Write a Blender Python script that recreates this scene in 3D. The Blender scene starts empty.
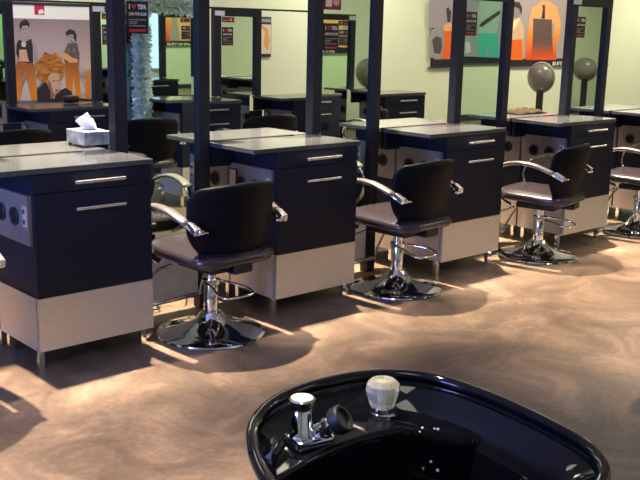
import bpy, bmesh, math, random
from mathutils import Vector, Matrix
PI = math.pi
random.seed(7)
SC = bpy.context.scene
COL = SC.collection

# ------------------------------------------------------------------ camera
CAM = Vector((-1.6305, -3.4925, 1.4335))
RV = Vector((0.7418, -0.67023, 0.0227)); UV = Vector((0.1318, 0.17889, 0.975)); FV = Vector((0.65754, 0.72027, -0.22104))
FPX = 935.0
cd = bpy.data.cameras.new('camera'); cam = bpy.data.objects.new('camera', cd); COL.objects.link(cam)
cd.sensor_width = 36; cd.lens = FPX / 640 * 36; cd.clip_start = 0.02; cd.clip_end = 100
m = Matrix((RV.normalized(), UV.normalized(), -FV.normalized())).transposed().to_4x4(); m.translation = CAM
cam.matrix_world = m
SC.camera = cam

# ------------------------------------------------------------------ world, exposure
w = bpy.data.worlds.new('world'); SC.world = w; w.use_nodes = True
w.node_tree.nodes['Background'].inputs[0].default_value = (0.55, 0.72, 1.0, 1)
w.node_tree.nodes['Background'].inputs[1].default_value = 1.6
vs = SC.view_settings; vs.view_transform = 'Standard'; vs.look = 'None'; vs.gamma = 1; vs.use_curve_mapping = False
vs.exposure = 0.22

# ------------------------------------------------------------------ lamps
def lamp(name, kind, loc, power, color=(1, 1, 1), size=0.1, sy=None, rot=(0, 0, 0), **k):
    d = bpy.data.lights.new(name, kind); o = bpy.data.objects.new(name, d); COL.objects.link(o)
    o.location = loc; o.rotation_euler = rot; d.energy = power; d.color = color
    if kind == 'AREA':
        d.size = size
        if sy: d.shape = 'RECTANGLE'; d.size_y = sy
    else:
        d.shadow_soft_size = size
    if kind == 'SPOT':
        d.spot_size = k.get('cone', 2.2); d.spot_blend = 1.0
    return o
WARM = (1.0, 0.79, 0.60)
DL = [(-.42, .5), (.90, .5), (2.17, .5), (3.44, .5), (4.75, .5), (2.9, -1.45), (4.3, -1.45), (-.65, -1.65)]
for x, y in DL:                                       # recessed downlights over the mirrors; those in front added to brighten tinsel and floor
    lamp('downlight_lamp', 'SPOT', (x, y, 2.86), 1600 if y > 0 else 850, WARM, .03, cone=1.04)
FILL_PANELS = [(-1.6, -3.0, 7), (2.2, -4.6, 9), (.3, 1.45, 3), (2.8, 1.45, 3), (5.3, 1.45, 4), (6.5, -3.6, 46), (11.5, -3.5, 80), (2.2, 3.85, 24), (6.0, 3.6, 52), (9.6, 3.1, 68), (12.8, 3.2, 60)]
for x, y, p in FILL_PANELS:                                # added ceiling fill for walls and chrome, seen only in reflections
    lamp('fill_panel_lamp', 'AREA', (x, y, 2.92), p, (1.0, 0.93, 0.74), 1.15, .55)
lamp('window_daylight', 'AREA', (-3.9, -1.2, 1.5), 150, (0.22, 0.30, 1.0), .9, 1.1, rot=(0, -PI / 2, 0))

# ------------------------------------------------------------------ materials
MATS = {}
def mat(name, col, rough=.5, metal=0.0, spec=.5, noise=None, bump=None, emit=None, coat=0, trans=0, ior=1.45):
    if name in MATS: return MATS[name]
    M = bpy.data.materials.new(name); M.use_nodes = True
    nt = M.node_tree; b = nt.nodes['Principled BSDF']
    b.inputs['Base Color'].default_value = (*col, 1); b.inputs['Roughness'].default_value = rough
    b.inputs['Metallic'].default_value = metal; b.inputs['Specular IOR Level'].default_value = spec
    b.inputs['Coat Weight'].default_value = coat; b.inputs['Transmission Weight'].default_value = trans
    b.inputs['IOR'].default_value = ior
    if emit: b.inputs['Emission Color'].default_value = (*emit[:3], 1); b.inputs['Emission Strength'].default_value = emit[3]
    tc = nt.nodes.new('ShaderNodeTexCoord')
    if noise:
        sc, amt, col2 = noise[:3]; stretch = noise[3] if len(noise) > 3 else (1, 1, 1)
        mp = nt.nodes.new('ShaderNodeMapping'); mp.inputs['Scale'].default_value = stretch
        n = nt.nodes.new('ShaderNodeTexNoise'); n.inputs['Scale'].default_value = sc; n.inputs['Detail'].default_value = 6
        nt.links.new(tc.outputs['Object'], mp.inputs[0]); nt.links.new(mp.outputs[0], n.inputs['Vector'])
        r = nt.nodes.new('ShaderNodeMapRange'); r.inputs[1].default_value = .35; r.inputs[2].default_value = .65; r.inputs[4].default_value = amt
        mx = nt.nodes.new('ShaderNodeMix'); mx.data_type = 'RGBA'
        mx.inputs[6].default_value = (*col, 1); mx.inputs[7].default_value = (*col2, 1)
        nt.links.new(n.outputs[0], r.inputs[0]); nt.links.new(r.outputs[0], mx.inputs[0]); nt.links.new(mx.outputs[2], b.inputs['Base Color'])
    if bump:
        n2 = nt.nodes.new('ShaderNodeTexNoise'); n2.inputs['Scale'].default_value = bump[0]; n2.inputs['Detail'].default_value = 3
        bp = nt.nodes.new('ShaderNodeBump'); bp.inputs['Strength'].default_value = bump[1]; bp.inputs['Distance'].default_value = .01
        nt.links.new(tc.outputs['Object'], n2.inputs['Vector']); nt.links.new(n2.outputs[0], bp.inputs['Height']); nt.links.new(bp.outputs[0], b.inputs['Normal'])
    MATS[name] = M
    return M
BLACK = mat('black_laminate', (.010, .012, .025), .5, spec=.16, noise=(90, .6, (.018, .021, .038)))
FRAME = mat('black_frame', (.016, .017, .026), .45, spec=.25, noise=(60, .5, (.034, .034, .046)))
STEEL = mat('steel_laminate', (.56, .53, .51), .42, .55, noise=(220, .8, (.74, .71, .68)))
TOP = mat('grey_worktop', (.052, .058, .062), .16, spec=.55, noise=(300, .8, (.080, .086, .090)))
CHROME = mat('chrome', (.80, .82, .82), .08, 1.0)
BRIGHT = mat('brushed_handle', (.86, .86, .86), .25, .9)
VINYL = mat('black_vinyl', (.0035, .0040, .0070), .45, spec=.13, bump=(160, .12))
SEATV = mat('dark_vinyl_seat', (.030, .024, .030), .24, spec=.8, bump=(140, .10))
ARMP = mat('arm_pad', (.20, .19, .18), .26, .4)
MIRROR = mat('mirror_glass', (.72, .86, .75), .012, 1.0)
RUBBER = mat('black_rubber', (.012, .012, .013), .5)
WHITE = mat('white_paper', (.85, .85, .84), .6)
TAG = mat('tag_white', (.80, .82, .80), .5)
CARD = mat('black_card', (.012, .012, .015), .45)
RED = mat('red_ink', (.65, .02, .05), .5)
GREYI = mat('grey_ink', (.30, .31, .32), .5)
PORC = mat('black_glazed', (.0025, .0030, .0050), .05, spec=.34)
GLASSY = mat('clear_acrylic', (1, .97, .74), .10, trans=.75, ior=1.49)
SMOKE = mat('smoked_hood', (.17, .155, .125), .22, spec=.6)
HOODR = mat('hood_rim', (.30, .27, .26), .35)
def polymat(r, g, b): return mat('ink_%02d_%02d_%02d' % (r * 99, g * 99, b * 99), (r, g, b), .55)

def wallmat(name, c1, c2):
    return mat(name, c1, .75, noise=(1.3, .5, c2), bump=(45, .10))
WALL = wallmat('cream_green_wall', (.70, .76, .56), (.75, .79, .59))
def floor_material():
    M = bpy.data.materials.new('stained_concrete'); M.use_nodes = True; nt = M.node_tree; b = nt.nodes['Principled BSDF']
    tc = nt.nodes.new('ShaderNodeTexCoord')
    n1 = nt.nodes.new('ShaderNodeTexNoise'); n1.inputs['Scale'].default_value = 2.6; n1.inputs['Detail'].default_value = 10; n1.inputs['Roughness'].default_value = .66; n1.inputs['Distortion'].default_value = .8
    n2 = nt.nodes.new('ShaderNodeTexNoise'); n2.inputs['Scale'].default_value = 38; n2.inputs['Detail'].default_value = 5
    cr = nt.nodes.new('ShaderNodeValToRGB')
    e = cr.color_ramp.elements; e[0].position = .30; e[0].color = (.092, .066, .048, 1); e[1].position = .70; e[1].color = (.35, .250, .170, 1)
    k = e.new(.5); k.color = (.180, .130, .092, 1)
    mx = nt.nodes.new('ShaderNodeMix'); mx.data_type = 'RGBA'; mx.blend_type = 'MULTIPLY'; mx.inputs[0].default_value = .55
    c2 = nt.nodes.new('ShaderNodeValToRGB'); c2.color_ramp.elements[0].position = .3; c2.color_ramp.elements[0].color = (.62, .60, .55, 1); c2.color_ramp.elements[1].position = .7; c2.color_ramp.elements[1].color = (1, 1, 1, 1)
    for n in (n1, n2): nt.links.new(tc.outputs['Object'], n.inputs['Vector'])
    nt.links.new(n1.outputs[0], cr.inputs[0]); nt.links.new(n2.outputs[0], c2.inputs[0])
    nt.links.new(cr.outputs[0], mx.inputs[6]); nt.links.new(c2.outputs[0], mx.inputs[7]); nt.links.new(mx.outputs[2], b.inputs['Base Color'])
    r = nt.nodes.new('ShaderNodeMapRange'); r.inputs[3].default_value = .38; r.inputs[4].default_value = .6
    nt.links.new(n1.outputs[0], r.inputs[0]); nt.links.new(r.outputs[0], b.inputs['Roughness'])
    b.inputs['Specular IOR Level'].default_value = .35
    return M
FLOOR = floor_material()

# ------------------------------------------------------------------ mesh helpers
def bm_box(bm, x0, x1, y0, y1, z0, z1):
    v = [bm.verts.new((x, y, z)) for x in (x0, x1) for y in (y0, y1) for z in (z0, z1)]
    for f in ((0, 1, 3, 2), (4, 6, 7, 5), (0, 4, 5, 1), (2, 3, 7, 6), (0, 2, 6, 4), (1, 5, 7, 3)): bm.faces.new([v[i] for i in f])
def bm_prism(bm, pts, a, b, axis='y'):
    """pts: 2D outline, extruded from a to b along axis."""
    def P(p, t): return {'y': (p[0], t, p[1]), 'x': (t, p[0], p[1]), 'z': (p[0], p[1], t)}[axis]
    A = [bm.verts.new(P(p, a)) for p in pts]; B = [bm.verts.new(P(p, b)) for p in pts]; n = len(pts)
    bm.faces.new(A); bm.faces.new(B[::-1])
    for i in range(n): bm.faces.new((A[i], B[i], B[(i + 1) % n], A[(i + 1) % n]))
def bm_lathe(bm, prof, seg=32, origin=(0, 0, 0), rot=None, sx=1, sy=1, cap=True):
    rings = []
    for r, z in prof:
        ring = []
        for i in range(seg):
            a = 2 * PI * i / seg; v = Vector((r * math.cos(a) * sx, r * math.sin(a) * sy, z))
            if rot: v = rot @ v
            ring.append(bm.verts.new(v + Vector(origin)))
        rings.append(ring)
    for a, b in zip(rings, rings[1:]):
        for i in range(seg): bm.faces.new((a[i], a[(i + 1) % seg], b[(i + 1) % seg], b[i]))
    if cap: bm.faces.new(rings[0][::-1]); bm.faces.new(rings[-1])
def bm_tube(bm, pts, r, seg=10, closed=False, flat=None, up=Vector((0, 0, 1))):
    """sweep an ellipse (r across, flat thick) along pts."""
    pts = [Vector(p) for p in pts]; n = len(pts); rings = []; prev = None
    for i, p in enumerate(pts):
        if closed: t = pts[(i + 1) % n] - pts[i - 1]
        else: t = pts[min(i + 1, n - 1)] - pts[max(i - 1, 0)]
        t.normalize()
        if flat is None:
            u = prev if prev else (up if abs(t.dot(up)) < .9 else Vector((1, 0, 0)))
            u = (u - t * u.dot(t)).normalized(); s = t.cross(u); prev = u
        else:
            s = (Vector(up) - t * Vector(up).dot(t)).normalized(); u = t.cross(s)
        rr = r[i] if isinstance(r, (list, tuple)) else r; ff = rr if flat is None else flat
        rings.append([bm.verts.new(p + s * rr * math.cos(2 * PI * k / seg) + u * ff * math.sin(2 * PI * k / seg)) for k in range(seg)])
    R = range(n if closed else n - 1)
    for i in R:
        a, b = rings[i], rings[(i + 1) % n]
        for k in range(seg): bm.faces.new((a[k], a[(k + 1) % seg], b[(k + 1) % seg], b[k]))
    if not closed: bm.faces.new(rings[0][::-1]); bm.faces.new(rings[-1])
def smooth_path(pts, k=6):
    pts = [Vector(p) for p in pts]; out = []
    P = [pts[0] * 2 - pts[1]] + pts + [pts[-1] * 2 - pts[-2]]
    for i in range(1, len(P) - 2):
        for j in range(k):
            t = j / k; a, b, c, d = P[i - 1:i + 3]
            out.append(.5 * ((2 * b) + (c - a) * t + (2 * a - 5 * b + 4 * c - d) * t * t + (3 * b - a - 3 * c + d) * t ** 3))
    out.append(pts[-1]); return out
def finish(name, bm, material, parent=None, smooth=False, bevel=0, seg=2, loc=None, flip=None):
    bmesh.ops.recalc_face_normals(bm, faces=bm.faces)
    me = bpy.data.meshes.new(name); bm.to_mesh(me); bm.free()
    me.materials.append(material)
    o = bpy.data.objects.new(name, me); COL.objects.link(o)
    if parent: o.parent = parent
    if loc: o.location = loc
    if smooth:
        for p in me.polygons: p.use_smooth = True
        if smooth == 'auto': me.set_sharp_from_angle(angle=math.radians(38))
    if bevel:
        b = o.modifiers.new('bevel', 'BEVEL'); b.width = bevel; b.segments = seg; b.limit_method = 'ANGLE'; b.angle_limit = .7
    return o
def box(name, x0, x1, y0, y1, z0, z1, material, parent=None, bevel=0):
    bm = bmesh.new(); bm_box(bm, x0, x1, y0, y1, z0, z1); return finish(name, bm, material, parent, bevel=bevel)
def cyl(name, c, r, z0, z1, material, parent=None, seg=24):
    bm = bmesh.new(); bm_lathe(bm, [(r, z0), (r, z1)], seg, c); return finish(name, bm, material, parent, smooth='auto')
def tag(o, label=None, cat=None, group=None, kind=None):
    if label: o['label'] = label
    if cat: o['category'] = cat
    if group: o['group'] = group
    if kind: o['kind'] = kind
    return o
def empty(name, loc=(0, 0, 0), rz=0):
    o = bpy.data.objects.new(name, None); COL.objects.link(o); o.location = loc; o.rotation_euler = (0, 0, rz); o.empty_display_size = .1
    return o
KIDS = {}
def copy_tree(o, parent=None):
    c = o.copy(); COL.objects.link(c)
    if parent: c.parent = parent
    for ch in list(o.children): copy_tree(ch, c)
    return c
_text = {}
def text_mesh(s, size, bold=0.0):
    k = (s, size, bold)
    if k not in _text:
        cu = bpy.data.curves.new('lettering', 'FONT'); cu.body = s; cu.size = size; cu.extrude = .0006; cu.offset = bold; cu.align_x = 'LEFT'
        t = bpy.data.objects.new('t', cu); COL.objects.link(t)
        bpy.context.view_layer.update()
        dg = bpy.context.evaluated_depsgraph_get(); me = bpy.data.meshes.new_from_object(t.evaluated_get(dg))
        bpy.data.objects.remove(t); _text[k] = me
    return _text[k].copy()
def lettering(s, x, y, z, width, height, material, parent, bold=0.0, back=False):
    me = text_mesh(s, .1, bold)
    xs = [v.co.x for v in me.vertices]; ys = [v.co.y for v in me.vertices]; x0, x1, y0, y1 = min(xs), max(xs), min(ys), max(ys)
    for v in me.vertices:
        a = (v.co.x - x0) / (x1 - x0) * width; b = (v.co.y - y0) / (y1 - y0) * height
        v.co = Vector((x + a, y - v.co.z, z + b)) if not back else Vector((x - a, y + v.co.z, z + b))
    me.materials.clear(); me.materials.append(material)
    o = bpy.data.objects.new('lettering', me); COL.objects.link(o); o.parent = parent
    return o

# ------------------------------------------------------------------ room
def struct(name, *a, **k):
    o = box(name, *a, **k); o['kind'] = 'structure'; return o
X0, X1, YF, YB, ZC = -4.0, 15.5, -5.6, 4.6, 2.95
struct('floor', X0 - .2, X1 + .2, YF - .2, YB + .2, -.1, 0, FLOOR)
CEIL = mat('ceiling_white', (.70, .69, .63), .8)
struct('ceiling', X0 - .2, X1 + .2, YF - .2, YB + .2, ZC, ZC + .1, CEIL)
struct('wall_back', X0, X1, YB, YB + .15, 0, ZC, WALL)
struct('wall_right', X1, X1 + .15, YF, YB, 0, ZC, WALL)
def wall_hole(name, axis, c0, c1, a0, a1, h0, h1, s0, s1):
    bm = bmesh.new()
    segs = [(a0, h0, 0, ZC), (h1, a1, 0, ZC), (h0, h1, 0, s0), (h0, h1, s1, ZC)]
    for p, q, z0, z1 in segs:
        if axis == 'x': bm_box(bm, c0, c1, p, q, z0, z1)
        else: bm_box(bm, p, q, c0, c1, z0, z1)
    o = finish(name, bm, WALL); o['kind'] = 'structure'
wall_hole('wall_left', 'x', X0 - .15, X0, YF, YB, -2.4, 0, .7, 2.3)
wall_hole('wall_front', 'y', YF - .15, YF, X0, X1, 3.9, 4.78, .86, 2.2)
WF = mat('window_frame_grey', (.30, .33, .38), .4)
GL = mat('window_glass', (.9, .95, 1), .02, trans=1, ior=1.1)
def window(name, axis, c, a0, a1, z0, z1):
    root = empty(name); root['kind'] = 'structure'
    bm = bmesh.new()
    for p, q, r, s in ((a0, a0 + .05, z0, z1), (a1 - .05, a1, z0, z1), (a0 + .05, a1 - .05, z0, z0 + .05), (a0 + .05, a1 - .05, z1 - .05, z1), ((a0 + a1) / 2 - .02, (a0 + a1) / 2 + .02, z0 + .05, z1 - .05)):
        if axis == 'x': bm_box(bm, c - .1, c - .04, p, q, r, s)
        else: bm_box(bm, p, q, c - .1, c - .04, r, s)
    finish('window_frame', bm, WF, root)
    if axis == 'x': box('pane', c - .075, c - .065, a0 + .05, a1 - .05, z0 + .05, z1 - .05, GL, root)
    else: box('pane', a0 + .05, a1 - .05, c - .075, c - .065, z0 + .05, z1 - .05, GL, root)
window('window_1', 'x', X0, -2.4, 0, .7, 2.3)
window('window_2', 'y', YF, 3.9, 4.78, .86, 2.2)
BASE = mat('dark_baseboard', (.03, .03, .035), .5)
struct('baseboard_back', X0, X1, YB - .015, YB, 0, .1, BASE)
struct('baseboard_front', X0, X1, YF, YF + .015, 0, .1, BASE)

for i, (x, y) in enumerate(DL):
    r = tag(empty('ceiling_downlight', (x, y, ZC)), 'unseen round recessed ceiling downlight, over the near mirrors, those farther forward added for light', 'ceiling light', 'downlights above the mirror row')
    bm = bmesh.new(); bm_lathe(bm, [(.09, -.012), (.09, 0), (.06, 0), (.055, -.01)], 32, cap=False); finish('trim_ring', bm, WHITE, r, smooth='auto')
    bm = bmesh.new(); bm_lathe(bm, [(.055, -.004), (.055, -.001)], 24)
    finish('bulb', bm, mat('bulb_glow', (1, .9, .75), .5, emit=(1, .85, .65, 12)), r)
for i, (x, y, p) in enumerate(FILL_PANELS):  # glowing housings for the added ceiling fill
    r = tag(empty('added_fill_panel', (x, y, ZC)), 'rectangular ceiling fill panel, added to brighten walls and chrome', 'ceiling light', 'added fill panels')
    bm = bmesh.new()
    for a in ((-.62, .62, -.32, -.285), (-.62, .62, .285, .32), (-.62, -.585, -.285, .285), (.585, .62, -.285, .285)): bm_box(bm, *a, -.03, 0)
    finish('fill_panel_frame', bm, WHITE, r)
    box('fill_diffuser', -.585, .585, -.285, .285, -.012, -.002, mat('fill_panel_glow', (1, 1, .9), .5, emit=(1, .95, .8, 2.8)), r)

# ------------------------------------------------------------------ styling cabinets
CW, OL, D, CZ = .549, .146, .3857, .86
ZK, ZB, ZS = .3205, .0918, .7545
def cabinet(label, group, s=1):
    """s=+1: drawers face local -y; s=-1: mirrored, drawers face +y. local y=0 is the drawer face."""
    r = tag(empty('styling_cabinet'), label, 'cabinet', group)
    def B(name, x0, x1, y0, y1, z0, z1, m, par=None, bevel=0):
        a, b = sorted((s * y0, s * y1)); return box(name, x0, x1, a, b, z0, z1, m, par or r, bevel)
    B('body', .004, CW - .004, .018, D - .004, ZB, CZ - .0225, BLACK)
    d1 = B('drawer', .002, CW - .002, 0, .017, ZS + .002, CZ - .026, BLACK, bevel=.0015)
    d2 = B('door', .002, CW - .002, 0, .017, ZK + .001, ZS - .002, BLACK, bevel=.0015)
    for z, par in ((.7936, d1), (.6829, d2)):
        bm = bmesh.new(); a, b = sorted((s * -.030, s * -.018)); bm_box(bm, .1737, .4082, a, b, z - .0065, z + .0065)
        for x in (.195, .380):
            a, b = sorted((s * -.019, 0)); bm_box(bm, x, x + .010, a, b, z - .004, z + .004)
        finish('handle', bm, BRIGHT, par, bevel=.0025)
    box_k = B('kick_panel', .002, CW - .002, -.001, .017, ZB, ZK - .001, STEEL)
    side = B('side_kick_panel', -.002, .004, .020, D - .006, ZB, ZK - .001, STEEL)
    B('side_kick_panel', CW - .004, CW + .002, .020, D - .006, ZB, ZK - .001, STEEL)
    # worktop with overhang
    t = B('worktop', -OL, CW + .012, .002, D - .008, CZ - .0225, CZ, TOP, bevel=.002)
    B('back_strip', -OL + .002, CW - .125, D - .012, D - .001, CZ - .01, CZ + .004, FRAME, t)
    B('overhang_support', -OL + .01, .004, D - .03, D - .008, ZS - .02, CZ - .023, BLACK)
    # tool panel on the open side, tilted out a little at the top
    bm = bmesh.new(); ys = (.028, D - .008); zz = (.54, .748)
    vs = []
    for y in ys:
        for x, z in ((-.010, zz[0]), (-.016, zz[1]), (.003, zz[1]), (.003, zz[0])): vs.append(bm.verts.new((x, s * y, z)))
    for f in ((0, 1, 2, 3), (7, 6, 5, 4), (0, 4, 5, 1), (1, 5, 6, 2), (2, 6, 7, 3), (3, 7, 4, 0)): bm.faces.new([vs[i] for i in f])
    tp = finish('tool_panel', bm, mat('tool_panel_steel', (.20, .19, .185), .45, .3, noise=(30, .7, (.28, .25, .24))), r)
    tilt = Matrix.Rotation(-PI / 2 - .03, 3, 'Y')
    for y in (.15, .275):
        c = (-.0138, s * y, .648)
        bm = bmesh.new(); bm_lathe(bm, [(.036, -.003), (.039, .005), (.035, .010), (.028, .005), (.028, -.002)], 28, c, tilt, cap=False); finish('holder_ring', bm, RUBBER, tp, smooth='auto')
        bm = bmesh.new(); bm_lathe(bm, [(.027, .0005), (.027, .002)], 24, c, tilt); finish('holder_opening', bm, mat('opening_black', (.003, .003, .004), .9), tp)
    bm = bmesh.new(); q = (.036, .070, .618, .705)
    for X, (a, b, c, d) in (((-.019, -.012), q),): bm_box(bm, X[0], X[1], *sorted((s * a, s * b)), c, d)
    o = finish('power_socket', bm, mat('socket_plate', (.52, .46, .38), .4), tp, bevel=.002)
    bm = bmesh.new()
    for c in (.640, .682): bm_box(bm, -.0212, -.0192, *sorted((s * .045, s * .061)), c - .010, c + .010)
    finish('socket_insert', bm, mat('socket_dark', (.05, .045, .045), .5), tp)
    for x in (.012, CW - .040):
        for y in (.045, D - .058):
            B('leg', x, x + .028, y, y + .028, 0, ZB - .0005, CHROME, bevel=.002)
    # hinge screws on right edge
    bm = bmesh.new()
    for z in (.60, .40): bm_lathe(bm, [(.006, -.002), (.005, .005)], 12, (CW + .001, s * .03, z), Matrix.Rotation(PI / 2, 3, 'Y'))
    finish('screw', bm, CHROME, r)
    return r
PX = 1.2665
near_l = ['black two-drawer styling cabinet at left with a tissue box standing behind it',
          'black styling cabinet right of the closest whole salon chair',
          'black styling cabinet third from left in the near row, beside the second chair',
          'black styling cabinet fourth from left, with a brown towel pile behind its top',
          'black styling cabinet at the far right end, cut by the picture edge']
protoA = cabinet(near_l[0], 'styling cabinets of the near row')
cabs = [protoA]
for i in range(1, 5):
    c = copy_tree(protoA); c.location = (i * PX, 0, 0); c['label'] = near_l[i]; cabs.append(c)
for c in (cabs[0], cabs[1]):
    tp = [k for k in c.children if k.name.startswith('tool_panel')][0]
    bm = bmesh.new(); bm_prism(bm, [(.305, .598), (.362, .598), (.356, .722), (.299, .722)], -.024, -.018, 'x'); ch = finish('card_holder', bm, RUBBER, tp)
    bm = bmesh.new(); bm_prism(bm, [(.311, .606), (.355, .606), (.350, .714), (.306, .714)], -.026, -.0241, 'x'); finish('card', bm, mat('grey_card', (.45, .47, .46), .4), tp)
back_l = ['rear cabinet backing onto the leftmost near one, holding the tissue box',
          'rear cabinet whose greenish top shows behind the second near cabinet',
          'rear cabinet whose pale top shows behind the third near cabinet',
          'rear cabinet behind the fourth near one, with the brown towel pile on top',
          'rear cabinet backing onto the near cabinet at the right picture edge']
protoB = cabinet(back_l[0], 'rear cabinets backing onto the near row', -1)
protoB.location = (0, 2 * D, 0)
for i in range(1, 5):
    c = copy_tree(protoB); c.location = (i * PX, 2 * D, 0); c['label'] = back_l[i]
FX = [1.30, 2.39, 3.49, 4.585]; FY = 2.48
far_l = ['black cabinet of the far row, below the poster of two people in orange trousers',
         'black cabinet of the far row, seen beside the second mirror post',
         'black far-row cabinet under the plain wall, right of the small portrait poster',
         'black two-handled cabinet of the far row, left of the big poster with orange clothes']
for x, l in zip(FX, far_l):
    c = copy_tree(protoA); c.location = (x, FY, 0); c['label'] = l; c['group'] = 'styling cabinets of the far row'
    for wt in [k for k in c.children if k.name.startswith('worktop')]:
        for st in list(wt.children): bpy.data.objects.remove(st)
ROWB = [2.53, 3.70, 4.87]
for x in ROWB:
    c = copy_tree(protoB); c.location = (x, -1.95, 0); c['label'] = 'black styling cabinet of the opposite row, seen only in the mirrors'; c['group'] = 'cabinets seen in the mirrors'
c = copy_tree(protoB); c.location = (3.57, -4.38, 0); c['label'] = 'lone black cabinet near the front window, seen in the leftmost mirror'; c['group'] = 'cabinets seen in the mirrors'

# ------------------------------------------------------------------ mirror frames
def frame(label, group, wd, top, post=.066, bar=.062, small=0, stickers=1, nl=0, nr=0):
    r = tag(empty('mirror_frame'), label, 'mirror', group); h = .03
    box('post', 0, post, -h, h, .861 if nl else 0.0, top, FRAME, r, bevel=.003); box('post', wd - post, wd, -h, h, .861 if nr else 0.0, top, FRAME, r, bevel=.003)
    box('top_rail', post, wd - post, -h, h, top - bar, top, FRAME, r, bevel=.003)
    a, b = (nl or post), (wd - nr if nr else wd - post)
    bm = bmesh.new(); bm_prism(bm, [(a, .34), (b, .34), (b, .862), (wd - post, .862), (wd - post, top - bar), (post, top - bar), (post, .862), (a, .862)], -.006, .006, 'y'); finish('mirror_pane', bm, MIRROR, r)
    box('bottom_rail', a, b, -.02, .02, .318, .34, FRAME, r)
    box('lower_panel', a, b, -.012, .012, .085, .318, mat('pale_panel', (.74, .73, .73), .38, .0, noise=(14, .8, (.88, .87, .88))), r)
    if nr: box('side_filler', b + .001, b + .135, -.012, .012, .085, .73, FRAME, r)
    box('name_tag', -.004, .092, -h - .004, -h - .0005, top - .052, top - .014, TAG, r)
    sx = post + .022
    for k in range(stickers):
        z1 = top - .155 + k * .16; z0 = z1 - .147
        if k == 0:
            st = box('promo_card', sx, sx + .112, -.0085, -.0063, z0, z1, CARD, r); y = -.0087
            lettering('I', sx + .010, y, z1 - .036, .006, .022, WHITE, st, .002)
            bm = bmesh.new(); hp = []
            for q in range(40):
                t = 2 * PI * q / 40; hp.append((sx + .036 + .00095 * 16 * math.sin(t) ** 3 * .85, z1 - .0245 + .00085 * (13 * math.cos(t) - 5 * math.cos(2 * t) - 2 * math.cos(3 * t) - math.cos(4 * t))))
            bm_prism(bm, hp, y - .0006, y, 'y'); finish('heart', bm, RED, st)
            lettering('TSPA', sx + .056, y, z1 - .036, .046, .022, WHITE, st, .003)
            lettering('JOIN THE CLUB', sx + .008, y, z1 - .068, .094, .018, WHITE, st, .002)
            bm = bmesh.new()
            for a, b, q in ((.008, .100, .083), (.008, .055, .093), (.008, .048, .101), (.008, .096, .111)): bm_box(bm, sx + a, sx + b, y - .0006, y, z1 - q - .002, z1 - q + .002)
            finish('small_print', bm, GREYI, st)
            box('red_line', sx + .010, sx + .100, y - .0006, y, z1 - .136, z1 - .127, RED, st)
        else:
            st = box('photo_card', sx, sx + .125, -.0085, -.0063, z0 + .06, z1 - small, mat('card_red', (.30, .03, .04), .5), r)
            box('photo_card_white', sx + .01, sx + .055, -.0095, -.0087, z0 + .075, z1 - .025 - small, WHITE, st)
            bm = bmesh.new(); bm_lathe(bm, [(.024 - small * .25, 0), (.024 - small * .25, .0008)], 20, (sx + .088, -.0087, z0 + .105 - small / 2), Matrix.Rotation(PI / 2, 3, 'X')); finish('photo_face', bm, mat('pale_skin', (.75, .42, .32), .5), st)
    return r
FL = ['near mirror frame between the leftmost and second cabinets, full promo card at its top left',
      'near mirror frame between second and third cabinets, red photo card above its promo card',
      'near mirror frame beside the gap with the big orange poster, reflecting teal clothes',
      'near mirror frame at right, beside the hood dryer, behind the fourth chair position']
FR0 = None
for i, (x, wd, dz, nl) in enumerate(((.583, .536, 0, 0), (1.806, .530, -.075, .078), (3.012, .555, .02, .087), (4.256, .517, .02, .110))):
    c = frame(FL[i], 'near row mirror frames', wd, 1.69, stickers=2 if i == 1 else 1, nl=nl); c.location = (x, D, 0)
    FR0 = FR0 or c
    for ch in c.children:
        if 'card' in ch.name: ch.location.z = dz
c = copy_tree(FR0); c.location = (-.69, D, 0); c['label'] = 'near mirror frame beyond the left picture edge'
far_fl = ['far-row mirror frame whose right post stands left of the two-person poster',
          'far-row mirror frame between the two-person poster and the leftmost tall post',
          'far-row mirror frame with card at top left, seen in the gap above the second cabinet',
          'far-row mirror frame behind the second near mirror']
spans = [(.76, 1.23), (1.85, 2.34), (2.945, 3.425), (4.04, 4.52)]
FF = None
for k, (a, b) in enumerate(spans[:4]):
    if FF is None: FF = frame(far_fl[0], 'far row mirror frames', .48, 1.566, post=.062, bar=.056, stickers=2, small=.045, nl=.07, nr=.105); c = FF
    else: c = copy_tree(FF); c['label'] = far_fl[k]
    c.location = (a, FY + D, 0)
    for ch in c.children:
        if 'card' in ch.name: ch.location.z = -.022 if 'photo' in ch.name else .012
bm = bmesh.new(); bm_box(bm, .6, 4.6, FY + D - .015, FY + D + .015, 1.5665, 1.581)
tag(finish('top_rail', bm, FRAME), 'thin dark rail running along the tops of the far mirror frames', 'rail')
for k, x in enumerate([1.97, 3.09, 4.26]):        # opposite row; faces the near mirrors
    c = copy_tree(FF); c.rotation_euler = (0, 0, PI); c.location = (x + .495, -2.334, 0)
    c['label'] = 'mirror frame of the opposite row, seen only in the mirrors'; c['group'] = 'mirror frames seen in the mirrors'
c = copy_tree(FF); c.rotation_euler = (0, 0, PI); c.location = (4.60, -4.74, 0); c['label'] = 'blue-lit mirror frame beside the front window, seen in the leftmost mirror'; c['group'] = 'mirror frames seen in the mirrors'

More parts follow.
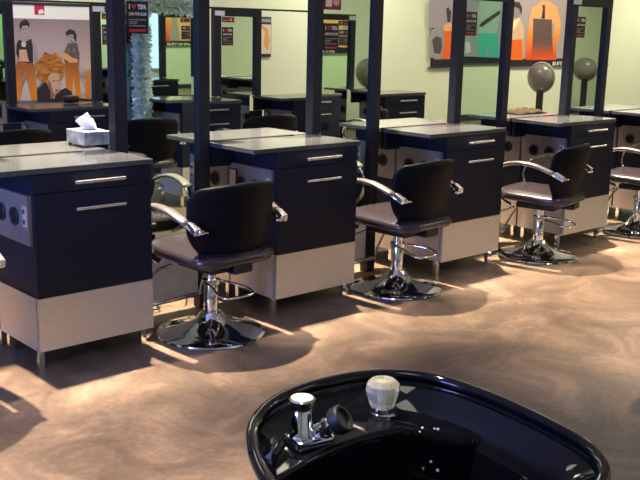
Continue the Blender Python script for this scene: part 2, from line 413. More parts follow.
# tinsel: silver garland wound over the first opposite frame
def tinsel(name, path, rad, n, label):
    bm = bmesh.new(); path = [Vector(p) for p in path]
    L = [0]
    for a, b in zip(path, path[1:]): L.append(L[-1] + (b - a).length)
    for _ in range(n):
        s = random.random() * L[-1]; i = max(k for k in range(len(L) - 1) if L[k] <= s); t = (s - L[i]) / (L[i + 1] - L[i]); p = path[i].lerp(path[i + 1], t)
        d = Vector((random.gauss(0, 1), random.gauss(0, 1), random.gauss(0, 1))).normalized(); e = d.cross(Vector((random.gauss(0, 1), random.gauss(0, 1), random.gauss(0, 1)))).normalized()
        q = p + d * rad * random.random(); ln = .035; wdt = .006
        v = [bm.verts.new(q - e * wdt), bm.verts.new(q + e * wdt), bm.verts.new(q + d * ln + e * wdt), bm.verts.new(q + d * ln - e * wdt)]; bm.faces.new(v)
    o = finish(name, bm, mat('silver_tinsel', (.88, .97, .96), .25, .45)); tag(o, label, 'garland', kind='stuff')
tinsel('tinsel_garland', [(2.355, -2.24, .55), (2.35, -2.24, 1.62)], .06, 5200, 'thick silver tinsel hanging down a frame post, seen in the leftmost mirror')
tinsel('tinsel_garland', [(1.9, -2.25, 1.60), (2.2, -2.25, 1.57), (2.6, -2.25, 1.58), (3.0, -2.25, 1.56)], .05, 3200, 'silver tinsel draped along the top rail, seen in the leftmost mirror')

# ------------------------------------------------------------------ salon chairs
def pad(bm, outline_half, zs, nU=28, nV=20, thick=.06, surf=None):
    """closed pillow: outline_half(v)->half width; surf(u,v,side)->point"""
    F = []; Bk = []
    for j in range(nV + 1):
        v = j / nV
        F.append([bm.verts.new(surf(-1 + 2 * i / nU, v, 1)) for i in range(nU + 1)])
        Bk.append([bm.verts.new(surf(-1 + 2 * i / nU, v, -1)) for i in range(nU + 1)])
    for G in (F, Bk):
        for j in range(nV):
            for i in range(nU): bm.faces.new((G[j][i], G[j][i + 1], G[j + 1][i + 1], G[j + 1][i]))
    per = [(0, i) for i in range(nU)] + [(j, nU) for j in range(nV)] + [(nV, i) for i in range(nU, 0, -1)] + [(j, 0) for j in range(nV, 0, -1)]
    for a, b in zip(per, per[1:] + per[:1]): bm.faces.new((F[a[0]][a[1]], F[b[0]][b[1]], Bk[b[0]][b[1]], Bk[a[0]][a[1]]))
def make_chair():
    r = empty('salon_chair')
    bm = bmesh.new(); bm_lathe(bm, [(.256, 0), (.260, .006), (.257, .013), (.243, .019), (.19, .026), (.14, .038), (.098, .055), (.070, .075), (.056, .098), (.050, .108), (.036, .110)], 64); finish('base', bm, CHROME, r, smooth='auto')
    bm = bmesh.new(); bm_lathe(bm, [(.034, .108), (.034, .255), (.030, .262), (.026, .264), (.026, .33)], 32); finish('hydraulic_column', bm, CHROME, r, smooth='auto')
    bm = bmesh.new(); bm_box(bm, -.10, .10, -.13, .13, .325, .358); finish('seat_plate', bm, RUBBER, r, bevel=.006)
    # pump lever loop, at the back
    pth = smooth_path([(-.045, .0, .255), (-.052, -.06, .255), (-.085, -.15, .245), (-.085, -.205, .232), (-.05, -.225, .23), (.05, -.225, .23), (.085, -.205, .232), (.085, -.15, .245), (.052, -.06, .255), (.045, 0, .255)], 5)
    bm = bmesh.new(); bm_tube(bm, pth, .0065, 8); finish('pump_lever', bm, CHROME, r, smooth=True)
    bm = bmesh.new(); bm_lathe(bm, [(.042, .245), (.042, .268)], 24); finish('collar', bm, CHROME, r, smooth='auto')
    # seat cushion
    def seat_s(u, v, s):
        y = -.255 + .50 * v
        e = (abs(2 * v - 1)); wv = .238 * (1 - max(0, e) ** 6) ** .34 if e < 1 else 0.0
        wv = max(wv, .115) ; x = u * wv; edge = max(abs(u) ** 5, e ** 8)
        t = .040 * (1 - edge * .62)
        mid = .406 + .016 * v * v
        dome = .010 * (1 - u * u) * (1 - e * e)
        return (x, y, mid + (t + dome if s > 0 else -t))
    bm = bmesh.new(); pad(bm, None, None, surf=seat_s); st = finish('seat', bm, SEATV, r, smooth=True)
    sub = st.modifiers.new('s', 'SUBSURF'); sub.levels = 1; sub.render_levels = 1
    # backrest: a shield, widest near the top, wrapping forward
    def back_s(u, v, s):
        z0, z1 = .358, .765
        wv = .250
        if v < .55: wv *= 1 - ((.55 - v) / .55) ** 2.2 * .40
        if v > .78: wv *= (1 - ((v - .78) / .22) ** 2.6 * .16)
        x = u * wv
        z = z0 + (z1 - z0) * v - .022 * (u * u) * (v > .5) * ((v - .5) * 2) + .055 * (u ** 4) * (1 - v) ** 2
        yb = -.182 - .085 * v + 1.75 * x * x * (.55 + .45 * v)
        e = max(abs(u) ** 4, abs(2 * v - 1) ** 8); t = .036 * (1 - .72 * e)
        return (x, yb + (t if s > 0 else -t * .8), z)
    bm = bmesh.new(); pad(bm, None, None, surf=back_s); bk = finish('backrest', bm, VINYL, r, smooth=True)
    sub = bk.modifiers.new('s', 'SUBSURF'); sub.levels = 1; sub.render_levels = 1
    bm = bmesh.new(); bm_prism(bm, [(-.08, .340), (-.235, .340), (-.245, .35), (-.240, .40), (-.222, .40), (-.218, .362), (-.08, .362)], -.05, .05, 'x'); finish('back_bracket', bm, RUBBER, r, bevel=.006)
    for sd in (-1, 1):
        p = smooth_path([(sd * .205, -.235, .560), (sd * .240, -.215, .562), (sd * .262, -.150, .592), (sd * .272, -.04, .628), (sd * .272, .08, .632), (sd * .268, .18, .598), (sd * .262, .232, .52), (sd * .252, .215, .44), (sd * .240, .165, .39), (sd * .205, .12, .36)], 6)
        bm = bmesh.new(); bm_tube(bm, p, .024, 12, flat=.008, up=Vector((1, 0, 0))); a = finish('armrest', bm, CHROME, r, smooth=True)
        q = [v + Vector((0, 0, .007)) for v in p[11:31]]
        bm = bmesh.new(); bm_tube(bm, q, .029, 12, flat=.012, up=Vector((1, 0, 0))); finish('arm_pad', bm, ARMP, a, smooth=True)
        bm = bmesh.new(); bm_prism(bm, [(-.232, .548), (-.180, .568), (-.172, .600), (-.190, .604), (-.238, .578)], sd * .238, sd * .272, 'x'); finish('arm_block', bm, BRIGHT, a, bevel=.004)
        bm = bmesh.new(); bm_lathe(bm, [(.014, -.012), (.014, .012), (.008, .016)], 16, (sd * .236, -.225, .562), Matrix.Rotation(PI / 2 * sd, 3, 'Y')); finish('arm_bolt', bm, CHROME, a, smooth='auto')
    # footrest
    pth = smooth_path([(-.14, .12, .335), (-.165, .22, .28), (-.185, .300, .16), (-.185, .318, .11), (-.16, .322, .088), (.16, .322, .088), (.185, .318, .11), (.185, .300, .16), (.165, .22, .28), (.14, .12, .335)], 5)
    bm = bmesh.new(); bm_tube(bm, [v for v in pth], .007, 8); fr = finish('footrest', bm, CHROME, r, smooth=True)
    bm = bmesh.new(); bm_tube(bm, [(-.165, .324, .090), (.165, .324, .090)], .0125, 10); finish('foot_bar', bm, BRIGHT, fr, smooth=True)
    return r
CH = make_chair()
spots = [(.866, 0.0, 3, 'black salon chair closest to the camera, beside the leftmost cabinet', 'salon chairs of the near row'),
         (2.150, 0.0, 4, 'black salon chair in the middle, second from left in the near row', 'salon chairs of the near row'),
         (3.48, -.02, 13, 'black salon chair third from left, turned the most, showing both armrests', 'salon chairs of the near row'),
         (4.74, -.02, 12, 'black salon chair cut off by the right picture edge', 'salon chairs of the near row'),
         (-.53, -.05, 5, 'salon chair mostly outside the left picture edge, its ring shadow on the floor', 'salon chairs of the near row'),
         (.82, 2.13, 4, 'chair back low at the left edge, in front of the far row', 'salon chairs of the far row'),
         (1.95, 2.13, 0, 'far-row chair hidden behind the leftmost tall posts', 'salon chairs of the far row'),
         (2.84, 2.13, -4, 'chair back behind the second cabinet, below the plain wall', 'salon chairs of the far row'),
         (3.85, 2.13, 3, 'chair back with curved arms behind the third tall mirror frame', 'salon chairs of the far row'),
         (2.13, -1.93, 184, 'chair of the opposite row, its back seen in the leftmost mirror', 'chairs seen in the mirrors'),
         (3.39, -1.8, 180, 'chair of the opposite row, seen only in the mirrors', 'chairs seen in the mirrors'),
         (4.56, -1.72, 180, 'chair of the opposite row, seen only in the mirrors', 'chairs seen in the mirrors')
]
for i, (x, y, a, lab, g) in enumerate(spots):
    c = CH if i == 0 else copy_tree(CH)
    c.location = (x, y, 0); c.rotation_euler = (0, 0, math.radians(a)); tag(c, lab, 'chair', g)
    if 'far row' in g: c.scale = (1, 1, 1.05)

# ------------------------------------------------------------------ hood dryers
def make_dryer(sy=1):
    r = empty('hood_dryer')
    T = Vector((-.93, -.34 * sy, -.10)).to_track_quat('Z', 'Y').to_matrix()
    prof = [(.0, .150), (.06, .145), (.11, .128), (.155, .092), (.182, .045), (.190, 0), (.184, -.003), (.176, .0), (.168, .040), (.143, .082), (.10, .116), (.05, .132), (.0, .136)]
    C0 = Vector((0.03, 0, .84))
    bm = bmesh.new(); bm_lathe(bm, [(max(a, .002), b) for a, b in prof], 40, C0, T, cap=True); h = finish('hood', bm, SMOKE, r, smooth=True)
    bm = bmesh.new(); bm_tube(bm, [T @ Vector((.196 * math.cos(2 * PI * k / 40), .196 * math.sin(2 * PI * k / 40), -.012)) + C0 for k in range(40)], .020, 10, closed=True); finish('hood_rim', bm, HOODR, h, smooth=True)
    box('neck', -.01, .075, -.04, .04, .12, .70, RUBBER, r, bevel=.01)
    cyl('pole', (.03, 0, 0), .020, .04, .37, CHROME, r)
    bm = bmesh.new(); bm_lathe(bm, [(.19, 0), (.19, .02), (.04, .045)], 32, (.03, 0, 0)); finish('base', bm, CHROME, r, smooth='auto')
    return r
DR = make_dryer(); DR2 = make_dryer(-1)
dp = [(9.33, 4.12, 'grey hood dryer on a black neck, standing under the big orange poster', None),
      (12.93, -4.95, 'grey hood dryer on a black neck, seen in the right-hand mirror', 'hood dryers seen in the mirrors'),
      (7.60, -4.95, 'grey hood dryer beside the tall post, right one seen in the second mirror', 'hood dryers seen in the mirrors'),
      (6.88, -4.95, 'grey hood dryer, left one seen in the second mirror', 'hood dryers seen in the mirrors')]
for i, (x, y, lab, g) in enumerate(dp):
    c = DR if i == 0 else DR2 if i == 1 else copy_tree(DR2)
    c.location = (x, y, 0); tag(c, lab, 'hair dryer', g); c.scale = (.90, .90, 1) if i == 0 else (1.05, 1.05, 1)

# ------------------------------------------------------------------ posters
def on_wall(px, py, Y=YB):
    d = FV + RV * (px - 320) / FPX + UV * (240 - py) / FPX
    t = (Y - CAM.y) / d.y; p = CAM + d * t; return (p.x, p.z)
def shape(name, pts, y, material, parent, th=.0012):
    bm = bmesh.new(); bm_prism(bm, pts, y - th, y, 'y'); return finish(name, bm, material, parent)
def px(pts): return [on_wall(p[0] - 2, p[1] - .5) for p in pts]
Y = YB - .02
OR1 = polymat(.80, .25, .02); OR2 = polymat(.62, .17, .02); SKIN = polymat(.72, .45, .30); DARK = polymat(.03, .025, .035); MAUVE = polymat(.34, .26, .31); MAU2 = polymat(.50, .42, .44)
SK2 = polymat(.42, .34, .34); HAIR = polymat(.50, .17, .03); ORD = polymat(.80, .13, .01); BRN = polymat(.12, .06, .05); PEACH = polymat(.85, .42, .17); GRY = polymat(.30, .30, .31)
def ramp_mat(name, z0, z1, stops):
    M = bpy.data.materials.new(name); M.use_nodes = True; nt = M.node_tree; bs = nt.nodes['Principled BSDF']; bs.inputs['Roughness'].default_value = .55
    tc = nt.nodes.new('ShaderNodeTexCoord'); sp = nt.nodes.new('ShaderNodeSeparateXYZ'); rp = nt.nodes.new('ShaderNodeValToRGB'); mr = nt.nodes.new('ShaderNodeMapRange'); mr.inputs[1].default_value = z0; mr.inputs[2].default_value = z1
    nz = nt.nodes.new('ShaderNodeTexNoise'); nz.inputs['Scale'].default_value = 22; nz.inputs['Detail'].default_value = 4
    ad = nt.nodes.new('ShaderNodeMath'); ad.operation = 'MULTIPLY_ADD'; ad.inputs[1].default_value = .22
    nt.links.new(tc.outputs['Object'], sp.inputs[0]); nt.links.new(tc.outputs['Object'], nz.inputs['Vector']); nt.links.new(sp.outputs[2], mr.inputs[0])
    nt.links.new(nz.outputs[0], ad.inputs[0]); nt.links.new(mr.outputs[0], ad.inputs[2]); nt.links.new(ad.outputs[0], rp.inputs[0]); nt.links.new(rp.outputs[0], bs.inputs['Base Color'])
    e = rp.color_ramp.elements; e[0].position = .11; e[0].color = (*stops[0], 1); e[1].position = 1.0; e[1].color = (*stops[-1], 1)
    for i, c in enumerate(stops[1:-1]): q = e.new(.11 + .89 * (i + 1) / (len(stops) - 1)); q.color = (*c, 1)
    return M
SHIRT = ramp_mat('print_shirt', 1.07, 1.62, [(.74, .06, .01), (.82, .13, .01), (.82, .24, .03), (.80, .36, .13)])
VEST = ramp_mat('print_waistcoat', 1.07, 1.40, [(.72, .08, .01), (.45, .07, .02), (.15, .07, .06), (.11, .06, .06)])
TROU = ramp_mat('print_trousers', .70, 1.08, [(.85, .30, .01), (.85, .28, .02), (.68, .22, .03), (.42, .13, .04)])
HAIR2 = mat('print_orange_hair', (.30, .09, .02), .6, noise=(17, 1, (.74, .28, .05), (1, 1, 2.4)))
PLAID = mat('print_plaid', (.07, .055, .06), .6, noise=(60, 1, (.24, .19, .20)))
# two-person poster
root = tag(empty('wall_poster', (0, 0, 0)), 'large poster of two standing people in orange trousers and a head with orange hair', 'poster')
shape('poster_board', [(1.72, .45), (2.98, .45), (2.98, 1.575), (1.72, 1.575)], YB - .002, mat('poster_white', (.92, .91, .92), .5), root, .018)
shape('poster_edge', [(1.70, 1.575), (3.0, 1.575), (3.0, 1.60), (1.70, 1.60)], YB - .002, DARK, root, .022)
M2 = bpy.data.materials.new('dusk_print'); M2.use_nodes = True; nt = M2.node_tree; bs = nt.nodes['Principled BSDF']; bs.inputs['Roughness'].default_value = .5
tc = nt.nodes.new('ShaderNodeTexCoord'); sp = nt.nodes.new('ShaderNodeSeparateXYZ'); rmp = nt.nodes.new('ShaderNodeValToRGB'); mr = nt.nodes.new('ShaderNodeMapRange'); mr.inputs[1].default_value = .6; mr.inputs[2].default_value = 1.46
nt.links.new(tc.outputs['Object'], sp.inputs[0]); nt.links.new(sp.outputs[2], mr.inputs[0]); nt.links.new(mr.outputs[0], rmp.inputs[0]); nt.links.new(rmp.outputs[0], bs.inputs['Base Color'])
e = rmp.color_ramp.elements; e[0].color = (.20, .14, .20, 1); e[1].color = (.30, .22, .27, 1); e[1].position = 1
for pos, c4 in ((.35, (.24, .20, .24, 1)), (.5, (.62, .52, .52, 1)), (.72, (.50, .38, .42, 1))): q = e.new(pos); q.color = c4
shape('printed_sky', [(1.74, .47), (2.96, .47), (2.96, 1.457), (1.74, 1.457)], Y - .0005, M2, root)
yy = Y - .002
def man1():
    shape('printed_person', px([(16, 41), (20, 39), (33, 39), (37, 44), (40, 66), (38, 72), (35, 60), (34, 52), (33, 62), (18, 62), (18, 50), (16, 60), (14, 72), (12, 66)]), yy, SK2, root)
    shape('printed_top', px([(20, 40), (25, 43), (32, 39), (33.5, 46), (34, 66), (28, 60), (20, 60), (17, 54), (17.5, 44)]), yy - .0015, DARK, root)
    shape('printed_belly', px([(20, 50), (27, 50), (29, 60), (33, 64), (20, 62)]), yy - .003, SKIN, root)
    shape('printed_badge', px([(22, 43), (25, 41.5), (27, 44), (26, 47.5), (22.5, 47)]), yy - .003, polymat(.7, .65, .6), root)
    shape('printed_neck', px([(23, 34), (27, 34), (29, 40), (22, 40)]), yy - .001, SK2, root)
    shape('printed_head', px([(22, 26), (24, 24.5), (28, 25), (29, 29), (27.5, 35), (25, 37), (22.5, 34)]), yy - .002, polymat(.45, .38, .38), root)
    shape('printed_hair', px([(20, 25), (22, 21.5), (25, 20), (28, 20.5), (30.5, 24), (29.5, 28), (28, 26), (23, 26.5), (22, 30), (20.5, 28)]), yy - .003, DARK, root)
    shape('printed_trousers', px([(18, 62), (33, 62), (36, 68), (38, 101), (32.5, 101), (29, 84), (26, 72), (23, 84), (20.5, 101), (14, 101), (15, 74)]), yy - .003, TROU, root)
man1()
PALE = polymat(.66, .58, .56)
shape('printed_rock', px([(21, 101), (24, 86), (27, 80), (31, 88), (33, 101)]), yy + .0003, PALE, root)
shape('printed_rock', px([(34, 76), (40, 68), (44, 74), (42, 84), (38, 88)]), yy + .0003, PALE, root)
shape('printed_rock', px([(60, 80), (66, 74), (70, 84), (73, 76), (82, 82), (86, 92), (80, 96), (62, 92)]), yy - .0006, PALE, root)
shape('printed_person', px([(64, 55), (68, 45), (72, 42), (78, 44), (80.5, 55), (80, 66), (72, 68), (66, 64)]), yy, PLAID, root)
shape('printed_forearms', px([(63, 54), (66, 53), (73, 58), (79, 60), (78, 63), (70, 63), (63, 58)]), yy - .003, PEACH, root)
shape('printed_head', px([(68, 34), (72, 32.5), (75.5, 35), (75, 42), (71.5, 44), (69, 40)]), yy - .002, polymat(.45, .38, .38), root)
shape('printed_hair', px([(66, 33), (70, 29.5), (75, 31), (77.5, 36), (76.5, 43), (75, 40), (74, 35), (70, 35), (68, 37)]), yy - .003, DARK, root)
shape('printed_trousers', px([(66, 63), (79, 63), (80, 72), (82, 99), (77, 100), (74, 76), (73, 98), (68, 98), (66, 78)]), yy - .003, TROU, root)
shape('printed_trousers', px([(87, 72), (91, 70), (91, 102), (86, 102), (86.5, 88)]), yy - .003, OR1, root)
shape('printed_hill', px([(60, 78), (66, 76), (92, 80), (92, 100), (60, 100)]), yy + .0005, MAU2, root)
shape('printed_jacket', px([(38, 100), (38, 90), (46, 82), (50, 90), (56, 96), (62, 92), (63, 102), (38, 102)]), yy - .004, DARK, root)
for pts in ([(23.2, 29), (24.8, 29), (24.8, 30), (23.2, 30)], [(26, 29), (27.6, 29), (27.6, 30), (26, 30)], [(24.4, 33.2), (26.6, 33.2), (26.6, 33.9), (24.4, 33.9)],
            [(70, 36.6), (71.6, 36.8), (71.6, 37.6), (70, 37.4)], [(73, 37), (74.5, 37.2), (74.5, 38), (73, 37.8)], [(71, 41), (73.2, 41.2), (73, 42), (71, 41.8)]):
    shape('printed_feature', px(pts), yy - .0042, BRN, root)
hp = []
for k in range(26):
    t = 2 * PI * k / 26; rr = 1 + .10 * math.sin(7 * t + .4) + .06 * math.sin(11 * t); hp.append((51 + 14.5 * rr * math.cos(t), 69 - 16.0 * rr * math.sin(t)))
shape('printed_hair', px(hp), yy - .005, HAIR2, root)
shape('printed_face', px([(49, 76), (53, 73), (59, 74), (60.5, 80), (61, 86), (59.5, 91), (56, 94), (55, 99), (51, 99), (50.5, 91), (48, 85)]), yy - .0075, SKIN, root)
shape('printed_shadow', px([(49, 80), (51.5, 84), (53, 91), (55, 95), (54, 99), (51, 99), (50.5, 91), (48, 85)]), yy - .0085, polymat(.35, .18, .11), root)
for pts in ([(53, 81), (55.2, 80.4), (55.4, 81.4), (53.2, 82)], [(57.4, 80.4), (59.6, 80.8), (59.5, 81.8), (57.5, 81.4)], [(55.5, 90), (58.4, 89.6), (58.2, 91.2), (56, 91.4)]):
    shape('printed_feature', px(pts), yy - .0088, BRN, root)
shape('printed_flower', px([(60, 91), (66, 88), (72, 92), (73, 99), (62, 101)]), yy - .009, DARK, root)
lg = shape('red_logo', px([(35.2, 4.2), (45.2, 4.8), (45.2, 15.6), (35.5, 15)]), Y - .001, polymat(.55, .01, .06), root)
shape('logo_mark', px([(39, 11.5), (41, 9.8), (43.5, 10), (44.6, 12), (44, 14.6), (42, 13.8), (40.5, 15), (39.2, 13.5)]), Y - .0025, WHITE, lg)

# narrow portrait poster
root = tag(empty('wall_poster'), 'narrow poster with dark bands around a blonde portrait, beside a far mirror post', 'poster')
a0, b0 = on_wall(270, 57); a1, b1 = on_wall(270, 17)
shape('poster_board', [(4.60, b0), (a0, b0), (a0, b1), (4.60, b1)], YB - .002, DARK, root, .015)
P0 = YB - .0175
shape('printed_portrait', [(4.62, b0 + .035), (a0 - .006, b0 + .035), (a0 - .006, b1 - .08), (4.62, b1 - .08)], P0, polymat(.72, .60, .52), root)
shape('printed_header', [(4.62, b1 - .055), (a0 - .006, b1 - .055), (a0 - .006, b1 - .02), (4.62, b1 - .02)], P0, GRY, root)
shape('printed_hair', [(4.70, 1.42), (4.80, 1.455), (4.90, 1.42), (4.93, 1.30), (4.91, 1.18), (4.85, 1.23), (4.86, 1.34), (4.80, 1.36), (4.77, 1.28), (4.71, 1.20), (4.68, 1.32)], P0 - .0014, polymat(.70, .36, .12), root)
shape('printed_face', [(4.765, 1.40), (4.82, 1.415), (4.86, 1.38), (4.85, 1.32), (4.81, 1.28), (4.77, 1.32)], P0 - .0028, polymat(.85, .62, .50), root)

# big orange poster
root = tag(empty('wall_poster'), 'wide dark-framed poster of people in orange clothing high on the back wall', 'poster')
z0 = .975
shape('poster_board', [(7.60, z0), (11.75, z0), (11.75, 2.0), (7.60, 2.0)], YB - .002, FRAME, root, .03)
shape('poster_ledge', [(7.55, z0 - .012), (11.8, z0 - .012), (11.8, z0), (7.55, z0)], YB - .002, TOP, root, .035)
YP = YB - .034
shape('printed_ground', [(7.63, 1.075), (11.7, 1.075), (11.7, 1.95), (7.63, 1.95)], YP, polymat(.36, .31, .30), root)
def pp(pts): return [on_wall(a, b, YP) for a, b in pts]
shape('printed_sky', pp([(429, 0), (452, 0), (452, 29), (429, 28)]), YP - .0014, polymat(.34, .30, .33), root)
shape('printed_stone', pp([(431, 30), (436, 27.5), (442, 29), (444, 38), (444, 58), (430, 58)]), YP - .0016, GRY, root)
shape('printed_dog', pp([(432, 40), (436, 36), (441, 38), (442, 46), (440, 54), (434, 53)]), YP - .003, polymat(.07, .06, .07), root)
shape('printed_trousers', pp([(444, 28), (452, 26), (452, 59), (441, 59), (444, 45)]), YP - .003, ORD, root)
shape('printed_hand', pp([(443, 26), (449, 22), (452, 24), (452, 31), (444, 31)]), YP - .0045, PEACH, root)
shape('printed_arm', pp([(446, 9), (448, 7), (451, 12), (450, 24), (447.5, 24)]), YP - .003, DARK, root)
shape('printed_person', pp([(510, 22), (514, 18), (520, 18), (523.5, 28), (523, 58), (509, 59)]), YP - .003, polymat(.66, .42, .26), root)
shape('printed_skirt', pp([(511, 40), (522, 39), (522.5, 60), (509.5, 60)]), YP - .0045, ORD, root)
shape('printed_head', pp([(512.5, 8), (516, 6), (519.5, 9), (519, 17), (515.5, 19), (513, 15)]), YP - .0045, polymat(.28, .22, .22), root)
shape('printed_hair', pp([(511.5, 8), (514, 2), (519, 2), (521.8, 8), (521, 15), (519, 9), (515, 7)]), YP - .006, DARK, root)
shape('printed_sash', pp([(512, 22), (519.5, 17.5), (516, 26), (512, 31)]), YP - .006, polymat(.85, .72, .45), root)
shape('printed_shirt', pp([(538, 4), (541, 1), (549, 1), (557, 7), (560.5, 22), (560, 34), (555.5, 46), (556, 60), (525.5, 60), (526, 44), (529, 20), (532, 8)]), YP - .003, SHIRT, root)
shape('printed_gap', pp([(551.5, 25), (554, 22), (553, 36), (551.5, 38)]), YP - .0056, GRY, root)
shape('printed_waistcoat', pp([(533, 18.5), (551.5, 19.5), (552, 30), (552.5, 60), (531, 60), (532.5, 40)]), YP - .0054, VEST, root)
shape('printed_tie', pp([(541.8, 5), (544.6, 5), (544.6, 18.5), (541, 18.5), (542.6, 9)]), YP - .0068, DARK, root)
shape('printed_person', pp([(566, 20), (575, 8), (586, 10), (590, 58), (566, 58)]), YP - .003, PEACH, root)
sx0, sz0 = on_wall(552.5, 66.3, YP)
lettering('REDKEN', sx0, YP, sz0 + .0, .66, .065, WHITE, root, .001)

# teal poster on the front wall (seen in the third mirror)
root = tag(empty('wall_poster'), 'dark-framed poster of a person in teal clothing, seen in the third mirror', 'poster')
def vw(a, b):                                       # point on the front wall that shows at this place in the mirrors
    x, z = on_wall(a, b, 2 * D - YF - .03); return (x, z)
def fshape(name, pts, k, material, par=None, th=.0015):
    bm = bmesh.new(); yb = YF + .03 + k * .0016; bm_prism(bm, pts, yb, yb + th, 'y'); return finish(name, bm, material, par or root)
bx0, bz0 = vw(455, 64); bx1, _ = vw(506, 64)
bm = bmesh.new(); bm_prism(bm, [(bx0, bz0 + .01), (bx1, bz0 + .01), (bx1, 2.0), (bx0, 2.0)], YF + .002, YF + .03, 'y'); finish('poster_board', bm, FRAME, root)
bm = bmesh.new(); bm_prism(bm, [(bx0 - .04, bz0 - .02), (bx1 + .04, bz0 - .02), (bx1 + .04, bz0 + .01), (bx0 - .04, bz0 + .01)], YF + .002, YF + .036, 'y'); finish('poster_ledge', bm, TOP, root)
def vp(pts): return [vw(*p) for p in pts]
fshape('printed_ground', vp([(456, 0), (505, 0), (505, 58), (456, 56)]), 1, polymat(.30, .30, .34))
TEAL = polymat(.05, .42, .34); TEAL2 = polymat(.30, .44, .38)
fshape('printed_jacket', vp([(479, 0), (499, 0), (500, 8), (496, 34), (478, 34), (477, 16)]), 2, TEAL2)
fshape('printed_trousers', vp([(478, 33), (497, 33), (498, 57), (489, 57), (487, 42), (486, 57), (477, 57)]), 3, TEAL)
fshape('printed_sleeve', vp([(478, 26), (481, 22), (499, 10), (499, 14), (481, 27)]), 4, DARK)
fshape('printed_helper', vp([(470, 30), (476, 24), (477, 44), (472, 44)]), 4, polymat(.16, .36, .34))
fshape('printed_cart', vp([(464, 42), (469, 42), (470, 52), (464, 54)]), 4, polymat(.55, .55, .58))
# small teal poster in the leftmost mirror
root = tag(empty('wall_poster'), 'small teal poster above a green wall, seen in the leftmost mirror', 'poster')
bm = bmesh.new(); q = vp([(166, 18), (200, 18), (200, 46), (166, 46)]); bm_prism(bm, q, YF + .002, YF + .03, 'y'); finish('poster_board', bm, FRAME, root)
fshape('printed_ground', vp([(167, 19), (199, 19), (199, 42.5), (167, 42.5)]), 1, polymat(.06, .40, .34))
fshape('printed_person', vp([(172, 24), (176, 20), (180, 24), (181, 42), (172, 42)]), 2, DARK)

# ------------------------------------------------------------------ things on the counters
# tissue box
r = tag(empty('tissue_box', (.488, .478, CZ), math.radians(0)), 'grey patterned tissue box with a white tissue sticking up, on the leftmost rear cabinet', 'tissue box')
TB = mat('tissue_box_print', (.13, .17, .20), .5, noise=(28, 1, (.34, .38, .40)))
r.rotation_euler = (0, 0, math.radians(-2))
bm = bmesh.new(); bm_box(bm, 0, .135, 0, .19, .010, .074); finish('carton', bm, TB, r, bevel=.002)
for a in (.006, .117):
    for b in (.006, .172): box('foot', a, a + .012, b, b + .012, 0, .0105, CARD, r)
bm = bmesh.new(); bm_lathe(bm, [(.032, .074), (.032, .0748)], 28, (.067, .095, 0), sy=1.8); finish('slot', bm, CARD, r)
bm = bmesh.new(); N = 10; rv = Vector((.74, -.67, 0)); fv = Vector((.67, .74, 0)); c0 = Vector((.067, .095, .068))
for off, cor in ((0, ((-.018, 0), (.050, 0), (.004, .092), (-.064, .046))), (.012, ((-.022, 0), (.042, 0), (.030, .060), (-.020, .072)))):
    g = []
    P = [c0 + rv * a + Vector((0, 0, b)) + fv * off for a, b in cor]
    for j in range(N + 1):
        v = j / N; row = []
        for i in range(N + 1):
            u = i / N; p = P[0].lerp(P[1], u).lerp(P[3].lerp(P[2], u), v)
            row.append(bm.verts.new(p + fv * (.012 * math.sin(3 * u + 2 * v) - .008 * math.sin(7 * u * v + off * 90))))
        g.append(row)
    for j in range(N):
        for i in range(N): bm.faces.new((g[j][i], g[j][i + 1], g[j + 1][i + 1], g[j + 1][i]))
t = finish('tissue', bm, mat('tissue_white', (.92, .92, .93), .8), r, smooth=True); sm = t.modifiers.new('s', 'SOLIDIFY'); sm.thickness = .0012
# towel pile on the fourth rear cabinet
bm = bmesh.new(); n1, n2 = 26, 14; g = []
def th(u, v):
    e = max(0, 1 - (abs(u) ** 3 + abs(v) ** 3)); return .002 + .030 * e ** .5 * (.8 + .25 * math.sin(7 * u + 2 * v) + .15 * math.sin(11 * v - 5 * u))
for j in range(n2 + 1):
    g.append([bm.verts.new((4.10 + .17 * (2 * i / n1 - 1), .60 + .085 * (2 * j / n2 - 1), CZ + .001 + th(2 * i / n1 - 1, 2 * j / n2 - 1))) for i in range(n1 + 1)])
for j in range(n2):
    for i in range(n1): bm.faces.new((g[j][i], g[j][i + 1], g[j + 1][i + 1], g[j + 1][i]))
tw = finish('folded_towel', bm, mat('brown_terry', (.032, .024, .014), .95, spec=.1, bump=(300, .5)), smooth=True); so = tw.modifiers.new('s', 'SOLIDIFY'); so.thickness = .004; so.offset = 1
tag(tw, 'crumpled brown towel on the rear counter behind the fourth cabinet', 'towel')
# little black styling tool in front of the poster on the far counter
x, z = 1.62, .86
r = tag(empty('hair_brush', (1.62, 2.78, CZ)), 'small black brush lying on the far counter below the two-person poster', 'brush')
bm = bmesh.new(); bm_lathe(bm, [(.01, -.06), (.024, -.055), (.028, 0), (.024, .055), (.01, .06)], 16, (0, 0, .029), Matrix.Rotation(PI / 2, 3, 'Y')); finish('brush_head', bm, RUBBER, r, smooth=True)
bm = bmesh.new(); bm_tube(bm, [(.06, 0, .028), (.12, .01, .020), (.18, .02, .014)], .009, 8); finish('handle', bm, RUBBER, r, smooth=True)
# two small bright bottles reflected
for k, (x, c, l) in enumerate(((2.93, (.55, .75, .03), 'tiny yellow-green bottle on a counter, seen in the leftmost mirror'), (2.99, (.7, .06, .04), 'tiny red bottle on a counter, seen in the leftmost mirror'))):
    r = tag(empty('small_bottle', (x, .7714 - 3.05, CZ)), l, 'bottle')
    bm = bmesh.new(); bm_lathe(bm, [(.018, 0), (.020, .004), (.020, .035), (.010, .045)], 16); finish('bottle_body', bm, mat('bottle_%d' % k, c, .3), r, smooth='auto')
    cyl('cap', (0, 0, 0), .009, .045, .058, WHITE, r, 12)
